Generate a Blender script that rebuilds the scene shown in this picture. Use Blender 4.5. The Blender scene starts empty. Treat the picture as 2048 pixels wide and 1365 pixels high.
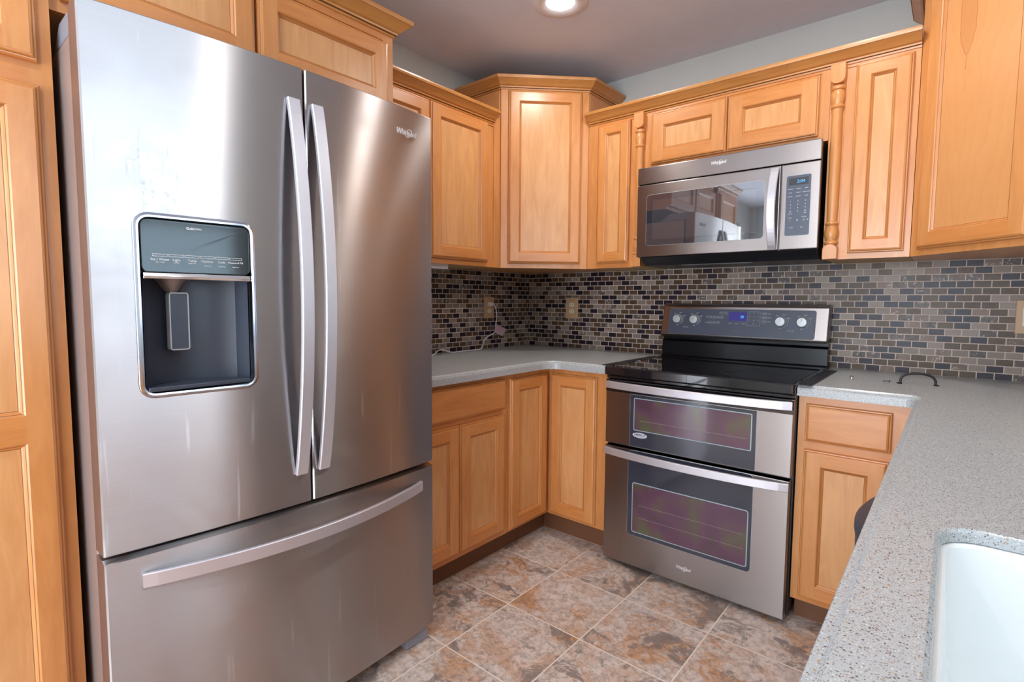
import bpy, bmesh, math, random
from mathutils import Matrix, Vector
random.seed(7)
S = bpy.context.scene
C = S.collection
PI = math.pi

# ------------------------------------------------------------------ camera
def make_camera():
    yaw, pit, rol = (math.radians(a) for a in (40.1665, -4.2215, 0.38))
    f = Vector((-math.sin(yaw)*math.cos(pit), math.cos(yaw)*math.cos(pit), math.sin(pit)))
    rt = Vector((math.cos(yaw), math.sin(yaw), 0)); up = rt.cross(f)
    r2 = rt*math.cos(rol) + up*math.sin(rol); u2 = -rt*math.sin(rol) + up*math.cos(rol)
    cd = bpy.data.cameras.new('camera'); co = bpy.data.objects.new('camera', cd); C.objects.link(co)
    cd.sensor_width = 36; cd.lens = 1048.64*36/2048
    cd.shift_x = 0.7/2048; cd.shift_y = -5.04/2048
    cd.clip_start = 0.01
    M = Matrix((r2, u2, -f)).transposed().to_4x4(); M.translation = (2.1159, -2.6809, 1.1788)
    co.matrix_world = M
    S.camera = co
make_camera()

# ------------------------------------------------------------------ world, exposure, lights
S.view_settings.view_transform = 'Standard'; S.view_settings.look = 'None'
S.view_settings.gamma = 1; S.view_settings.use_curve_mapping = False
S.view_settings.exposure = 0.1
w = bpy.data.worlds.new('daylight'); S.world = w; w.use_nodes = True
bgn = w.node_tree.nodes['Background']
bgn.inputs[0].default_value = (0.70, 0.85, 1.0, 1); bgn.inputs[1].default_value = 6.5
WIN_R = (-2.75, -1.62, 1.03, 2.12)      # y0,y1,z0,z1 of the window over the sink
FILL_DOOR_F = (1.0, 2.5, 0.02, 2.1)        # x0,x1,z0,z1 of an unseen patio door, added behind the camera for frontal light
FILL_WIN_L = (-5.0, -3.4, 0.75, 2.15)      # y0,y1,z0,z1 of an unseen left-wall window, added behind the camera for fill
YF = -5.4; XR = 2.62; ZC = 2.405
def area(name, loc, rot, sx, sy, energy=0, color=(1, 1, 1), portal=False, shape='RECTANGLE'):
    l = bpy.data.lights.new(name, 'AREA'); l.shape = shape; l.size = sx
    if shape == 'RECTANGLE': l.size_y = sy
    l.energy = energy; l.color = color; l.cycles.is_portal = portal
    o = bpy.data.objects.new(name, l); C.objects.link(o); o.location = loc; o.rotation_euler = rot
    return o
area('window_portal', (XR+0.10, (WIN_R[0]+WIN_R[1])/2, (WIN_R[2]+WIN_R[3])/2), (0, math.radians(90), 0), WIN_R[3]-WIN_R[2], WIN_R[1]-WIN_R[0], portal=True)
area('side_window_fill_light', (0.02, (FILL_WIN_L[0]+FILL_WIN_L[1])/2, (FILL_WIN_L[2]+FILL_WIN_L[3])/2), (0, math.radians(-90), 0), FILL_WIN_L[3]-FILL_WIN_L[2]-.1, FILL_WIN_L[1]-FILL_WIN_L[0]-.1, 62, (.88, .94, 1))  # fill lamp added inside the side window opening
area('door_fill_light', ((FILL_DOOR_F[0]+FILL_DOOR_F[1])/2, YF+0.02, (FILL_DOOR_F[2]+FILL_DOOR_F[3])/2), (math.radians(90), 0, 0), FILL_DOOR_F[1]-FILL_DOOR_F[0]-.1, FILL_DOOR_F[3]-FILL_DOOR_F[2]-.1, 92, (.88, .94, 1))  # frontal fill lamp added inside the patio door opening
area('fill_window_portal', (-0.10, (FILL_WIN_L[0]+FILL_WIN_L[1])/2, (FILL_WIN_L[2]+FILL_WIN_L[3])/2), (0, math.radians(-90), 0), FILL_WIN_L[3]-FILL_WIN_L[2], FILL_WIN_L[1]-FILL_WIN_L[0], portal=True)
area('fill_door_portal', ((FILL_DOOR_F[0]+FILL_DOOR_F[1])/2, YF-0.10, (FILL_DOOR_F[2]+FILL_DOOR_F[3])/2), (math.radians(90), 0, 0), FILL_DOOR_F[1]-FILL_DOOR_F[0], FILL_DOOR_F[3]-FILL_DOOR_F[2], portal=True)
LAMPS = [(0.806, -0.832), (1.77, -0.832), (2.30, -1.76), (1.2, -2.9)]  # first is in view; the rest added to light cabinets and streak the refrigerator
LAMP_W = 5.0
S.cycles.use_denoising = True
S.cycles.max_bounces = 8; S.cycles.diffuse_bounces = 5; S.cycles.glossy_bounces = 5; S.cycles.transmission_bounces = 6
S.cycles.sample_clamp_indirect = 6; S.cycles.caustics_reflective = False; S.cycles.caustics_refractive = False

# ------------------------------------------------------------------ node helper and materials
class NT:
    def __init__(s, name):
        s.m = bpy.data.materials.new(name); s.m.use_nodes = True
        s.t = s.m.node_tree; s.n = s.t.nodes; s.b = s.n['Principled BSDF']
    def new(s, typ, ins=None, **kw):
        nd = s.n.new(typ)
        for k, v in kw.items(): setattr(nd, k, v)
        for k, v in (ins or {}).items(): s.set(nd.inputs[k], v)
        return nd
    def set(s, sock, v):
        if hasattr(v, 'is_linked') or isinstance(v, bpy.types.NodeSocket): s.t.links.new(v, sock)
        else: sock.default_value = v
    def math(s, op, a, b=None, c=None):
        nd = s.n.new('ShaderNodeMath'); nd.operation = op
        for i, v in enumerate((a, b, c)):
            if v is not None: s.set(nd.inputs[i], v)
        return nd.outputs[0]
    def vmath(s, op, a, b=None):
        nd = s.n.new('ShaderNodeVectorMath'); nd.operation = op
        s.set(nd.inputs[0], a)
        if b is not None: s.set(nd.inputs[1], b)
        return nd.outputs[0]
    def mix(s, f, a, b, blend='MIX'):
        nd = s.n.new('ShaderNodeMix'); nd.data_type = 'RGBA'; nd.blend_type = blend
        s.set(nd.inputs[0], f)
        s.set(nd.inputs[6], a if not isinstance(a, tuple) else (*a[:3], 1)); s.set(nd.inputs[7], b if not isinstance(b, tuple) else (*b[:3], 1))
        return nd.outputs[2]
    def ramp(s, f, stops, interp='LINEAR'):
        nd = s.n.new('ShaderNodeValToRGB'); cr = nd.color_ramp; cr.interpolation = interp
        while len(cr.elements) > 1: cr.elements.remove(cr.elements[-1])
        cr.elements[0].position = stops[0][0]; cr.elements[0].color = (*stops[0][1], 1)
        for p, c in stops[1:]:
            e = cr.elements.new(p); e.color = (*c, 1)
        s.set(nd.inputs[0], f); return nd.outputs[0]
    def noise(s, vec, scale, detail=4, rough=.55, dist=0):
        nd = s.new('ShaderNodeTexNoise', {'Vector': vec, 'Scale': scale, 'Detail': detail, 'Roughness': rough, 'Distortion': dist})
        return nd.outputs[0]
    def obj(s): return s.new('ShaderNodeTexCoord').outputs['Object']
    def pos(s): return s.new('ShaderNodeNewGeometry').outputs['Position']
    def mapv(s, vec, scale=(1, 1, 1), loc=(0, 0, 0)):
        return s.new('ShaderNodeMapping', {'Vector': vec, 'Scale': scale, 'Location': loc}).outputs[0]
    def bump(s, h, strength=.3, dist=.002):
        nd = s.new('ShaderNodeBump', {'Height': h, 'Strength': strength, 'Distance': dist}); s.set(s.b.inputs['Normal'], nd.outputs[0])
    def P(s, **kw):
        for k, v in kw.items(): s.set(s.b.inputs[k.replace('_', ' ')], (*v, 1) if isinstance(v, tuple) and len(v) == 3 else v)
        return s.m

def plain(name, col, rough=.5, metal=0., **kw):
    n = NT(name)
    v = n.noise(n.obj(), 6, 3)
    c = n.mix(v, tuple(x*.94 for x in col), tuple(min(1, x*1.06) for x in col))
    return n.P(Base_Color=c, Roughness=rough, Metallic=metal, **kw)

def wood(name, col, horiz=False, rough=.33, dark=1.0):
    n = NT(name)
    oi = n.new('ShaderNodeObjectInfo')
    off = n.vmath('SCALE', n.new('ShaderNodeCombineXYZ', {0: oi.outputs['Random'], 1: oi.outputs['Random'], 2: oi.outputs['Random']}).outputs[0]); off.node.inputs[3].default_value = 37.
    p = n.vmath('ADD', n.obj(), off)
    gs = (1.2, 9, 9) if horiz else (9, 9, 1.2)
    g1 = n.noise(n.mapv(p, gs), 3.0, 5, .6, 1.2)
    gs2 = (3, 90, 90) if horiz else (90, 90, 3)
    g2 = n.noise(n.mapv(p, gs2), 2.0, 3, .6)
    blot = n.noise(p, 2.3, 3, .5)
    a = tuple(c*1.08 for c in col); b = (col[0]*.86, col[1]*.74, col[2]*.60)
    c = n.mix(n.ramp(g1, [(.34, (0, 0, 0)), (.72, (1, 1, 1))]), a, b)
    c = n.mix(n.math('MULTIPLY', g2, .22), c, (col[0]*.72, col[1]*.60, col[2]*.46))
    c = n.mix(n.math('MULTIPLY', n.ramp(blot, [(.35, (0, 0, 0)), (.7, (1, 1, 1))]), .30), c, (min(1, col[0]*1.12), col[1]*1.18, col[2]*1.35))
    # thin dark mineral streaks
    st = n.ramp(n.noise(n.mapv(p, (2, 40, 40) if horiz else (40, 40, 2)), 1.1, 2, .5, .6), [(.0, (0, 0, 0)), (.73, (0, 0, 0)), (.77, (1, 1, 1))])
    c = n.mix(n.math('MULTIPLY', st, .25), c, (col[0]*.5, col[1]*.36, col[2]*.25))
    n.bump(g2, .06, .001)
    return n.P(Base_Color=c, Roughness=rough, Coat_Weight=.25, Coat_Roughness=.25)

def figured(name, col):
    n = NT(name); o = n.obj(); sp = n.new('ShaderNodeSeparateXYZ', {0: o})
    wob = n.math('MULTIPLY', n.math('SUBTRACT', n.noise(o, 14, 3), .5), .016)
    x = n.math('ABSOLUTE', n.math('ADD', n.math('ADD', sp.outputs[0], .045), wob)); z = n.math('SUBTRACT', sp.outputs[2], .600)
    zp = n.math('MAXIMUM', z, 0.0)
    half = n.math('MINIMUM', .026, n.math('MULTIPLY', n.math('POWER', zp, .6), .12))
    d = n.math('SUBTRACT', x, half)
    line = n.math('MULTIPLY', n.math('MAXIMUM', 0.0, n.math('SUBTRACT', 1.0, n.math('MULTIPLY', n.math('ABSOLUTE', d), 420))), n.math('GREATER_THAN', z, -.045))
    inside = n.math('MULTIPLY', n.math('LESS_THAN', d, 0.0), n.math('GREATER_THAN', z, 0.0))
    ct = n.math('FRACT', n.math('ADD', n.math('MULTIPLY', d, 26), n.math('ADD', n.math('MULTIPLY', z, -4.5), n.math('MULTIPLY', n.noise(n.mapv(o, (2, 2, 1)), 3.0, 4, .6, .8), 3.2))))
    band = n.ramp(ct, [(.0, (0, 0, 0)), (.75, (.35, .35, .35)), (.93, (1, 1, 1)), (1.0, (0, 0, 0))])
    g2 = n.noise(n.mapv(o, (90, 90, 3)), 2.0, 3, .6)
    blot = n.ramp(n.noise(o, 5.0, 3, .5), [(.35, (0, 0, 0)), (.7, (1, 1, 1))])
    c = n.mix(n.math('MULTIPLY', band, .20), tuple(q*1.04 for q in col), (col[0]*.80, col[1]*.62, col[2]*.45))
    c = n.mix(n.math('MULTIPLY', blot, .35), c, (col[0]*.92, col[1]*.80, col[2]*.62))
    c = n.mix(n.math('MULTIPLY', g2, .15), c, (col[0]*.72, col[1]*.60, col[2]*.46))
    c = n.mix(n.math('MULTIPLY', inside, .45), c, (col[0]*.78, col[1]*.62, col[2]*.48))
    c = n.mix(n.math('MULTIPLY', line, .6), c, (col[0]*.50, col[1]*.28, col[2]*.16))
    return n.P(Base_Color=c, Roughness=.33, Coat_Weight=.25, Coat_Roughness=.25)

def steel(name, col=(.46, .435, .435), rough=.29, aniso=1.0, along='Z', smudge=False, splash=False):
    n = NT(name)
    vt = n.new('ShaderNodeVectorTransform', {'Vector': (0, 0, 1) if along == 'Z' else (1, 0, 0)}, vector_type='VECTOR', convert_from='OBJECT', convert_to='WORLD')
    o = n.obj()
    ln = n.noise(n.mapv(o, (3, 3, 700) if along == 'Z' else (700, 3, 3)), 1.0, 3, .6)
    c = n.mix(ln, tuple(x*.93 for x in col), tuple(min(1, x*1.05) for x in col))
    r = n.math('ADD', rough-.03, n.math('MULTIPLY', ln, .06))
    if smudge:
        blot = n.ramp(n.noise(o, 3.2, 5, .62, .8), [(.42, (0, 0, 0)), (.75, (1, 1, 1))])
        r = n.math('ADD', r, n.math('MULTIPLY', blot, .10))
        drip = n.ramp(n.noise(n.mapv(o, (42, 1, 2.2)), 1.0, 3, .6, .4), [(.66, (0, 0, 0)), (.72, (1, 1, 1))])
        r = n.math('ADD', r, n.math('MULTIPLY', drip, .08))
        c = n.mix(n.math('MULTIPLY', drip, .25), c, (.8, .8, .8))
    if splash:   # dried water splashes and drips over the dispenser
        sp = n.new('ShaderNodeSeparateXYZ', {0: o}); gx = n.math('DIVIDE', n.math('ADD', sp.outputs[0], .105), .075)
        gz = n.math('DIVIDE', n.math('SUBTRACT', sp.outputs[2], .80), .13)
        gm = n.math('MAXIMUM', 0.0, n.math('SUBTRACT', 1.0, n.math('ADD', n.math('MULTIPLY', gx, gx), n.math('MULTIPLY', gz, gz))))
        a = n.noise(n.mapv(o, (70, 1, 9)), 1.0, 5, .7, .5); b = n.noise(o, 60, 5, .7, .6)
        mk = n.ramp(n.math('ADD', n.math('MULTIPLY', n.math('MAXIMUM', a, b), 1.0), n.math('MULTIPLY', gm, .10)), [(.64, (0, 0, 0)), (.70, (1, 1, 1))])
        mk = n.math('MULTIPLY', mk, n.math('MINIMUM', 1.0, n.math('MULTIPLY', gm, 3.0)))
        c = n.mix(n.math('MULTIPLY', mk, .5), c, (.85, .88, .90)); r = n.math('ADD', r, n.math('MULTIPLY', mk, .16))
    n.set(n.b.inputs['Tangent'], vt.outputs[0])
    return n.P(Base_Color=c, Roughness=r, Metallic=1.0, Anisotropic=aniso)

W_LT = (.655, .297, .100)
m_wv = wood('maple_vertical_grain', W_LT); m_wh = wood('maple_horizontal_grain', (.640, .268, .080), True)
m_wp = wood('maple_panel', (.70, .370, .155)); m_wg = plain('glaze_line', (.17, .065, .018), .5)
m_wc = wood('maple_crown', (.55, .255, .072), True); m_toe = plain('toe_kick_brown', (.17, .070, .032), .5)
m_under = plain('cabinet_underside', (.50, .33, .16), .6)
WOODS = [m_wv, m_wh, m_wp, m_wg]
m_st = steel('brushed_steel', smudge=True); m_stl = steel('brushed_steel_splashed', smudge=True, splash=True); m_st2 = steel('brushed_steel_range', (.34, .305, .295), .30, .8)
m_sth = plain('satin_steel_handle', (.66, .67, .74), .40, .65); m_sthx = plain('satin_steel_handle_long', (.56, .54, .58), .42, .65); m_edge = plain('door_edge_steel', (.34, .27, .25), .34, .8)  # door edge steel darkened and browned to carry gap shade and reflected wood
m_side = plain('grey_brown_painted_side', (.46, .38, .36), .33, .45)
m_chrome = plain('chrome', (.82, .82, .84), .08, 1.0)
m_black = plain('black_plastic', (.012, .012, .014), .35); m_blackg = plain('black_glass', (.010, .010, .013), .06, Coat_Weight=.6, Coat_Roughness=.02)
m_char = plain('charcoal_plastic', (.036, .045, .068), .42); m_pad = plain('slate_keypad', (.060, .075, .115), .35)
m_pane = plain('dark_slate_glass', (.045, .050, .072), .10, Coat_Weight=.3, Coat_Roughness=.04)
m_white = plain('white_print', (.80, .82, .86), .5); m_grey = plain('grey_plastic', (.25, .27, .33), .4)
m_badge = plain('badge_silver', (.78, .79, .82), .28, .55)
m_silver = plain('silver_knob', (.46, .48, .50), .40, .3); m_rimb = plain('window_rim_blue', (.36, .48, .54), .3)
def iridescent():  # coating sheen painted as purple and olive noise in the base colour
    n = NT('coated_oven_glass'); o = n.obj()
    v = n.noise(n.mapv(o, (4, 4, 4)), 1.3, 2, .5, .5)
    c = n.ramp(v, [(.30, (.080, .056, .062)), (.46, (.12, .055, .100)), (.54, (.115, .080, .075)), (.62, (.110, .110, .065)), (.8, (.10, .062, .078))])
    return n.P(Base_Color=c, Roughness=.12, Coat_Weight=.5, Coat_Roughness=.03)
m_iri = iridescent()
def glow(name, col, s):
    n = NT(name); return n.P(Base_Color=(0, 0, 0), Emission_Color=col, Emission_Strength=s)

def mosaic(name, axis, off):
    n = NT(name)
    sp = n.new('ShaderNodeSeparateXYZ', {0: n.pos()})
    u = sp.outputs[axis]; z = sp.outputs[2]
    PW, PH = .0509, .02686
    zr = n.math('DIVIDE', n.math('SUBTRACT', z, .8875), PH); row = n.math('FLOOR', zr)
    sh = n.math('MULTIPLY', n.math('MODULO', n.math('ADD', row, 100), 2.0), .5)
    uc = n.math('ADD', n.math('DIVIDE', n.math('SUBTRACT', u, off), PW), sh); col = n.math('FLOOR', uc)
    fu = n.math('SUBTRACT', uc, col); fz = n.math('SUBTRACT', zr, row)
    g = .0026
    def inside(f, p):   # 1 inside the tile, 0 in the grout
        a = n.math('MINIMUM', f, n.math('SUBTRACT', 1.0, f))
        return n.math('SMOOTH_MIN', 1.0, n.math('MAXIMUM', 0.0, n.math('MULTIPLY', n.math('SUBTRACT', a, g/2/p), p/.0007)), .01)
    tile = n.math('MINIMUM', inside(fu, PW), inside(fz, PH))
    cell = n.new('ShaderNodeCombineXYZ', {0: col, 1: row, 2: float(axis)*7.3}).outputs[0]
    wn = n.new('ShaderNodeTexWhiteNoise', {'Vector': cell}); r = wn.outputs['Value']
    wn2 = n.new('ShaderNodeTexWhiteNoise', {'Vector': n.vmath('ADD', cell, (31.7, 11.3, 5.1))})
    base = n.ramp(r, [(0, (.022, .016, .024)), (.29, (.075, .044, .022)), (.57, (.24, .195, .165)), (.80, (.16, .105, .08)), (.88, (.06, .045, .042))], 'CONSTANT')
    pj = n.vmath('ADD', n.pos(), n.vmath('SCALE', wn2.outputs['Color'])); pj.node.inputs[1].default_value = (0, 0, 0)
    stone = n.noise(pj, 60, 6, .7, 1.5)
    vein = n.ramp(n.noise(pj, 26, 5, .6, 3.0), [(.0, (0, 0, 0)), (.60, (0, 0, 0)), (.64, (1, 1, 1)), (.70, (0, 0, 0))])
    notdark = n.math('GREATER_THAN', r, .29); marb = n.math('GREATER_THAN', r, .80)
    c = n.mix(n.math('MULTIPLY', n.math('MULTIPLY', n.ramp(stone, [(.35, (0, 0, 0)), (.7, (1, 1, 1))]), n.math('ADD', n.math('MULTIPLY', notdark, .35), n.math('MULTIPLY', n.math('GREATER_THAN', r, .57), .65))), .5), base, (.30, .25, .22))
    c = n.mix(n.math('MULTIPLY', vein, n.math('MULTIPLY', marb, .95)), c, (.72, .66, .62))
    vj = n.math('ADD', .8, n.math('MULTIPLY', wn2.outputs['Value'], .4))
    c = n.mix(1.0, c, n.new('ShaderNodeCombineXYZ', {0: vj, 1: vj, 2: vj}).outputs[0], 'MULTIPLY')
    c = n.mix(tile, (.66, .55, .49), c)
    ripple = n.math('MULTIPLY', n.noise(pj, 140, 2, .5, 1.0), notdark)
    n.bump(n.math('ADD', n.math('MULTIPLY', tile, 1.0), n.math('MULTIPLY', ripple, .8)), .5, .0012)
    rough = n.math('ADD', n.math('MULTIPLY', tile, -.42), .75)
    return n.P(Base_Color=c, Roughness=rough, Specular_IOR_Level=.2)
m_mosB = mosaic('mosaic_tile_back', 0, .0530); m_mosL = mosaic('mosaic_tile_left', 1, .0087)

def floor_tiles():
    n = NT('stone_look_floor_tile'); p = n.pos(); sp = n.new('ShaderNodeSeparateXYZ', {0: p}); T = .3277
    ux = n.math('DIVIDE', n.math('SUBTRACT', sp.outputs[0], .849-T*4), T); uy = n.math('DIVIDE', n.math('SUBTRACT', sp.outputs[1], -.863-T*20), T)
    cx = n.math('FLOOR', ux); cy = n.math('FLOOR', uy)
    fx = n.math('SUBTRACT', ux, cx); fy = n.math('SUBTRACT', uy, cy)
    mn = n.math('MINIMUM', n.math('MINIMUM', fx, n.math('SUBTRACT', 1, fx)), n.math('MINIMUM', fy, n.math('SUBTRACT', 1, fy)))
    tile = n.math('MINIMUM', 1.0, n.math('MAXIMUM', 0.0, n.math('MULTIPLY', n.math('SUBTRACT', mn, .0055), 250)))
    wn = n.new('ShaderNodeTexWhiteNoise', {'Vector': n.new('ShaderNodeCombineXYZ', {0: cx, 1: cy, 2: 0.0}).outputs[0]})
    sc = n.vmath('SCALE', wn.outputs['Color']); sc.node.inputs[3].default_value = 40.
    pj = n.vmath('ADD', p, sc)
    pw = n.vmath('ADD', pj, n.vmath('SCALE', n.new('ShaderNodeTexNoise', {'Vector': pj, 'Scale': 5., 'Detail': 4.}).outputs['Color'])); pw.node.inputs[1].default_value = (0, 0, 0)
    pwn = pw.node.inputs[1].links[0].from_node if pw.node.inputs[1].is_linked else None
    if pwn: pwn.inputs[3].default_value = .35
    a = n.noise(pj, 6.5, 7, .68, 1.2); b = n.noise(pw, 4.6, 7, .70, .5); d = n.noise(pw, 3.8, 8, .74, .7); e = n.noise(pj, 46, 7, .78, .3)
    c = n.ramp(a, [(.30, (.60, .51, .47)), (.48, (.74, .64, .58)), (.62, (.62, .42, .31)), (.8, (.68, .60, .56))])
    c = n.mix(n.ramp(b, [(.50, (0, 0, 0)), (.62, (1, 1, 1))]), c, (.60, .33, .175))
    c = n.mix(n.ramp(d, [(.515, (0, 0, 0)), (.56, (.75, .75, .75)), (.66, (.9, .9, .9))]), c, n.mix(e, (.07, .05, .05), (.36, .31, .30)))
    c = n.mix(n.ramp(d, [(.30, (.7, .7, .7)), (.40, (0, 0, 0))]), c, (.82, .76, .73))
    c = n.mix(n.math('MULTIPLY', n.ramp(e, [(.45, (0, 0, 0)), (.62, (1, 1, 1))]), .55), c, (.16, .115, .09))
    c = n.mix(tile, (.84, .75, .66), c)
    n.bump(n.math('ADD', tile, n.math('MULTIPLY', e, .5)), .35, .0015)
    return n.P(Base_Color=c, Roughness=.42)
m_floor = floor_tiles()

def counter():
    n = NT('speckled_solid_surface'); p = n.pos()
    base = n.mix(n.noise(p, 3, 2), (.43, .47, .49), (.47, .51, .53))
    def specks(scale, thr, col, c, k):
        v = n.new('ShaderNodeTexVoronoi', {'Vector': n.vmath('ADD', p, (k, k, k)), 'Scale': scale})
        wv = n.math('GREATER_THAN', n.new('ShaderNodeSeparateXYZ', {0: v.outputs['Color']}).outputs[0], thr)
        near = n.math('LESS_THAN', v.outputs['Distance'], .42)
        return n.mix(n.math('MULTIPLY', wv, near), c, col)
    c = specks(430, .80, (.60, .63, .64), base, 0); c = specks(480, .80, (.26, .23, .21), c, 3.1)
    c = specks(400, .90, (.13, .11, .11), c, 7.7); c = specks(600, .72, (.30, .31, .34), c, 5.3); c = specks(360, .93, (.42, .30, .18), c, 9.1)
    return n.P(Base_Color=c, Roughness=.27)
m_counter = counter()
m_sink = plain('white_sink', (.88, .93, .94), .22); m_wall = plain('pale_grey_paint', (.52, .55, .54), .7)
m_ceil = plain('mauve_white_ceiling_paint', (.64, .67, .77), .8); m_trimw = plain('white_trim_paint', (.8, .8, .78), .4)
m_beige = plain('tan_cover_plate', (.52, .34, .20), .45); m_ivory = plain('ivory_socket', (.72, .70, .52), .4)
m_wire = plain('white_cord', (.74, .75, .80), .45); m_tag = plain('pink_tag', (.62, .44, .52), .5); m_iron = plain('black_iron', (.018, .018, .022), .38, .3)
m_lamp = glow('lamp_lens', (1.0, .96, .92, 1), 14.0); m_ring = plain('lamp_trim', (.70, .67, .70), .5)
m_blue = glow('display_digits', (.06, .45, 1.0, 1), 1.6); m_blue2 = glow('display_glow', (.02, .012, .22, 1), .8)
def glass_mat():
    n = NT('window_glass'); return n.P(Base_Color=(1, 1, 1), Roughness=0., Transmission_Weight=1.0, IOR=1.05)
m_glass = glass_mat()

# ------------------------------------------------------------------ mesh helpers (local frames: x right, z up, -y towards the viewer)
MF = {'B': Matrix.Identity(4), 'L': Matrix.Rotation(PI/2, 4, 'Z'), 'DL': Matrix.Rotation(PI/4, 4, 'Z'),
      'DR': Matrix.Rotation(-PI/4, 4, 'Z'), 'R': Matrix.Rotation(-PI/2, 4, 'Z')}
MW = {}
class MB:
    def __init__(s): s.v = []; s.f = []; s.mi = []; s.sm = []
    def add(s, vs, fs, m=0, smooth=False):
        o = len(s.v); s.v += [tuple(v) for v in vs]
        for f in fs: s.f.append(tuple(i+o for i in f)); s.mi.append(m); s.sm.append(smooth)
    def box(s, x0, x1, y0, y1, z0, z1, m=0):
        x0, x1 = sorted((x0, x1)); y0, y1 = sorted((y0, y1)); z0, z1 = sorted((z0, z1))
        s.add([(x, y, z) for z in (z0, z1) for y in (y0, y1) for x in (x0, x1)],
              [(0, 2, 3, 1), (4, 5, 7, 6), (0, 1, 5, 4), (2, 6, 7, 3), (0, 4, 6, 2), (1, 3, 7, 5)], m); return s
    def prism(s, poly, a0, a1, axis='z', m=0, smooth=False):   # poly of 2-D points swept along the axis
        n = len(poly)
        P = {'z': lambda p, a: (p[0], p[1], a), 'y': lambda p, a: (p[0], a, p[1]), 'x': lambda p, a: (a, p[0], p[1])}[axis]
        s.add([P(p, a0) for p in poly] + [P(p, a1) for p in poly],
              [tuple(range(n))[::-1], tuple(range(n, 2*n))] + [(i, (i+1) % n, (i+1) % n+n, i+n) for i in range(n)], m, smooth); return s
    def rings(s, rings, ms=None, cap0=False, cap1=True, capm=None, smooth=False):   # closed loops of equal length joined in turn
        n = len(rings[0]); vs = [p for r in rings for p in r]; o = len(s.v); s.v += [tuple(v) for v in vs]
        for k in range(len(rings)-1):
            for i in range(n):
                s.f.append((o+k*n+i, o+k*n+(i+1) % n, o+(k+1)*n+(i+1) % n, o+(k+1)*n+i)); s.sm.append(smooth)
                mk = ms[k] if ms else 0
                s.mi.append(mk[i % len(mk)] if isinstance(mk, (list, tuple)) else mk)
        if cap0: s.f.append(tuple(o+i for i in range(n))[::-1]); s.mi.append(ms[0] if ms and not isinstance(ms[0], (list, tuple)) else 0); s.sm.append(False)
        if cap1: s.f.append(tuple(o+(len(rings)-1)*n+i for i in range(n))); s.mi.append(capm if capm is not None else 0); s.sm.append(False)
        return s
    def lathe(s, prof, c=(0, 0, 0), axis='z', seg=24, m=0, cap=True, ang=(0, 2*PI)):
        rs = []
        for r, h in prof:
            ring = []
            for i in range(seg):
                a = 2*PI*i/seg; p, q = r*math.cos(a), r*math.sin(a)
                ring.append({'z': (c[0]+p, c[1]+q, c[2]+h), 'y': (c[0]+p, c[1]+h, c[2]+q), 'x': (c[0]+h, c[1]+p, c[2]+q)}[axis])
            rs.append(ring)
        return s.rings(rs, [m]*(len(rs)-1), cap, cap, m, smooth=True)
    def tube(s, pts, r, seg=8, m=0, closed=False):
        pts = [Vector(p) for p in pts]; rs = []; up = Vector((0, 0, 1))
        for i, p in enumerate(pts):
            a = pts[max(i-1, 0)]; b = pts[min(i+1, len(pts)-1)]
            if closed: a = pts[i-1]; b = pts[(i+1) % len(pts)]
            t = (b-a).normalized(); q = t.cross(up)
            if q.length < .05: q = t.cross(Vector((1, 0, 0)))
            q.normalize(); w_ = q.cross(t); rr = r[i] if isinstance(r, (list, tuple)) else r
            rs.append([p+q*rr*math.cos(2*PI*k/seg)+w_*rr*math.sin(2*PI*k/seg) for k in range(seg)])
        if closed: rs.append(rs[0])
        return s.rings(rs, [m]*(len(rs)-1), not closed, not closed, m, smooth=True)
    def bar(s, pts, hw, ht, wdir, m=0):   # flat bar: rectangle hw (half width along wdir) by ht (half thickness) along a path
        rs = []; wdir = Vector(wdir); pts = [Vector(p) for p in pts]
        for i, p in enumerate(pts):
            t = (pts[min(i+1, len(pts)-1)]-pts[max(i-1, 0)]).normalized(); nrm = t.cross(wdir).normalized()
            c = .35
            sec = [(-1, -1+c), (-1, 1-c), (-1+c*.4, 1), (1-c*.4, 1), (1, 1-c), (1, -1+c), (1-c*.4, -1), (-1+c*.4, -1)]
            rs.append([p+wdir*hw*a+nrm*ht*b for a, b in sec])
        return s.rings(rs, [m]*(len(rs)-1), True, True, m, smooth=False)
    def build(s, name, mats, parent=None, frame='B', bevel=0, seg=2, origin=None, weld=False):
        F = MF[frame]
        if origin is None:
            xs, ys, zs = zip(*s.v); origin = ((min(xs)+max(xs))/2, (min(ys)+max(ys))/2, min(zs))
        W = F @ Matrix.Translation(origin)
        me = bpy.data.meshes.new(name)
        me.from_pydata([(v[0]-origin[0], v[1]-origin[1], v[2]-origin[2]) for v in s.v], [], s.f)
        for mt in (mats if isinstance(mats, (list, tuple)) else [mats]): me.materials.append(mt)
        me.polygons.foreach_set('material_index', s.mi); me.polygons.foreach_set('use_smooth', s.sm); sharp_ok = any(s.sm)
        b = bmesh.new(); b.from_mesh(me)
        if weld: bmesh.ops.remove_doubles(b, verts=b.verts, dist=1e-6)
        bmesh.ops.recalc_face_normals(b, faces=b.faces)
        if sharp_ok:
            for e in b.edges:
                if len(e.link_faces) == 2 and e.calc_face_angle(0) > .42: e.smooth = False
        b.to_mesh(me); b.free()
        o = bpy.data.objects.new(name, me); C.objects.link(o); put(o, W, parent)
        if bevel:
            md = o.modifiers.new('bevel', 'BEVEL'); md.width = bevel; md.segments = seg; md.limit_method = 'ANGLE'; md.angle_limit = math.radians(40)
        return o
def put(o, W, parent=None):
    MW[o.name] = W
    if parent is not None:
        o.parent = parent; o.matrix_basis = MW[parent.name].inverted() @ W
    else: o.matrix_basis = W
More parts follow.
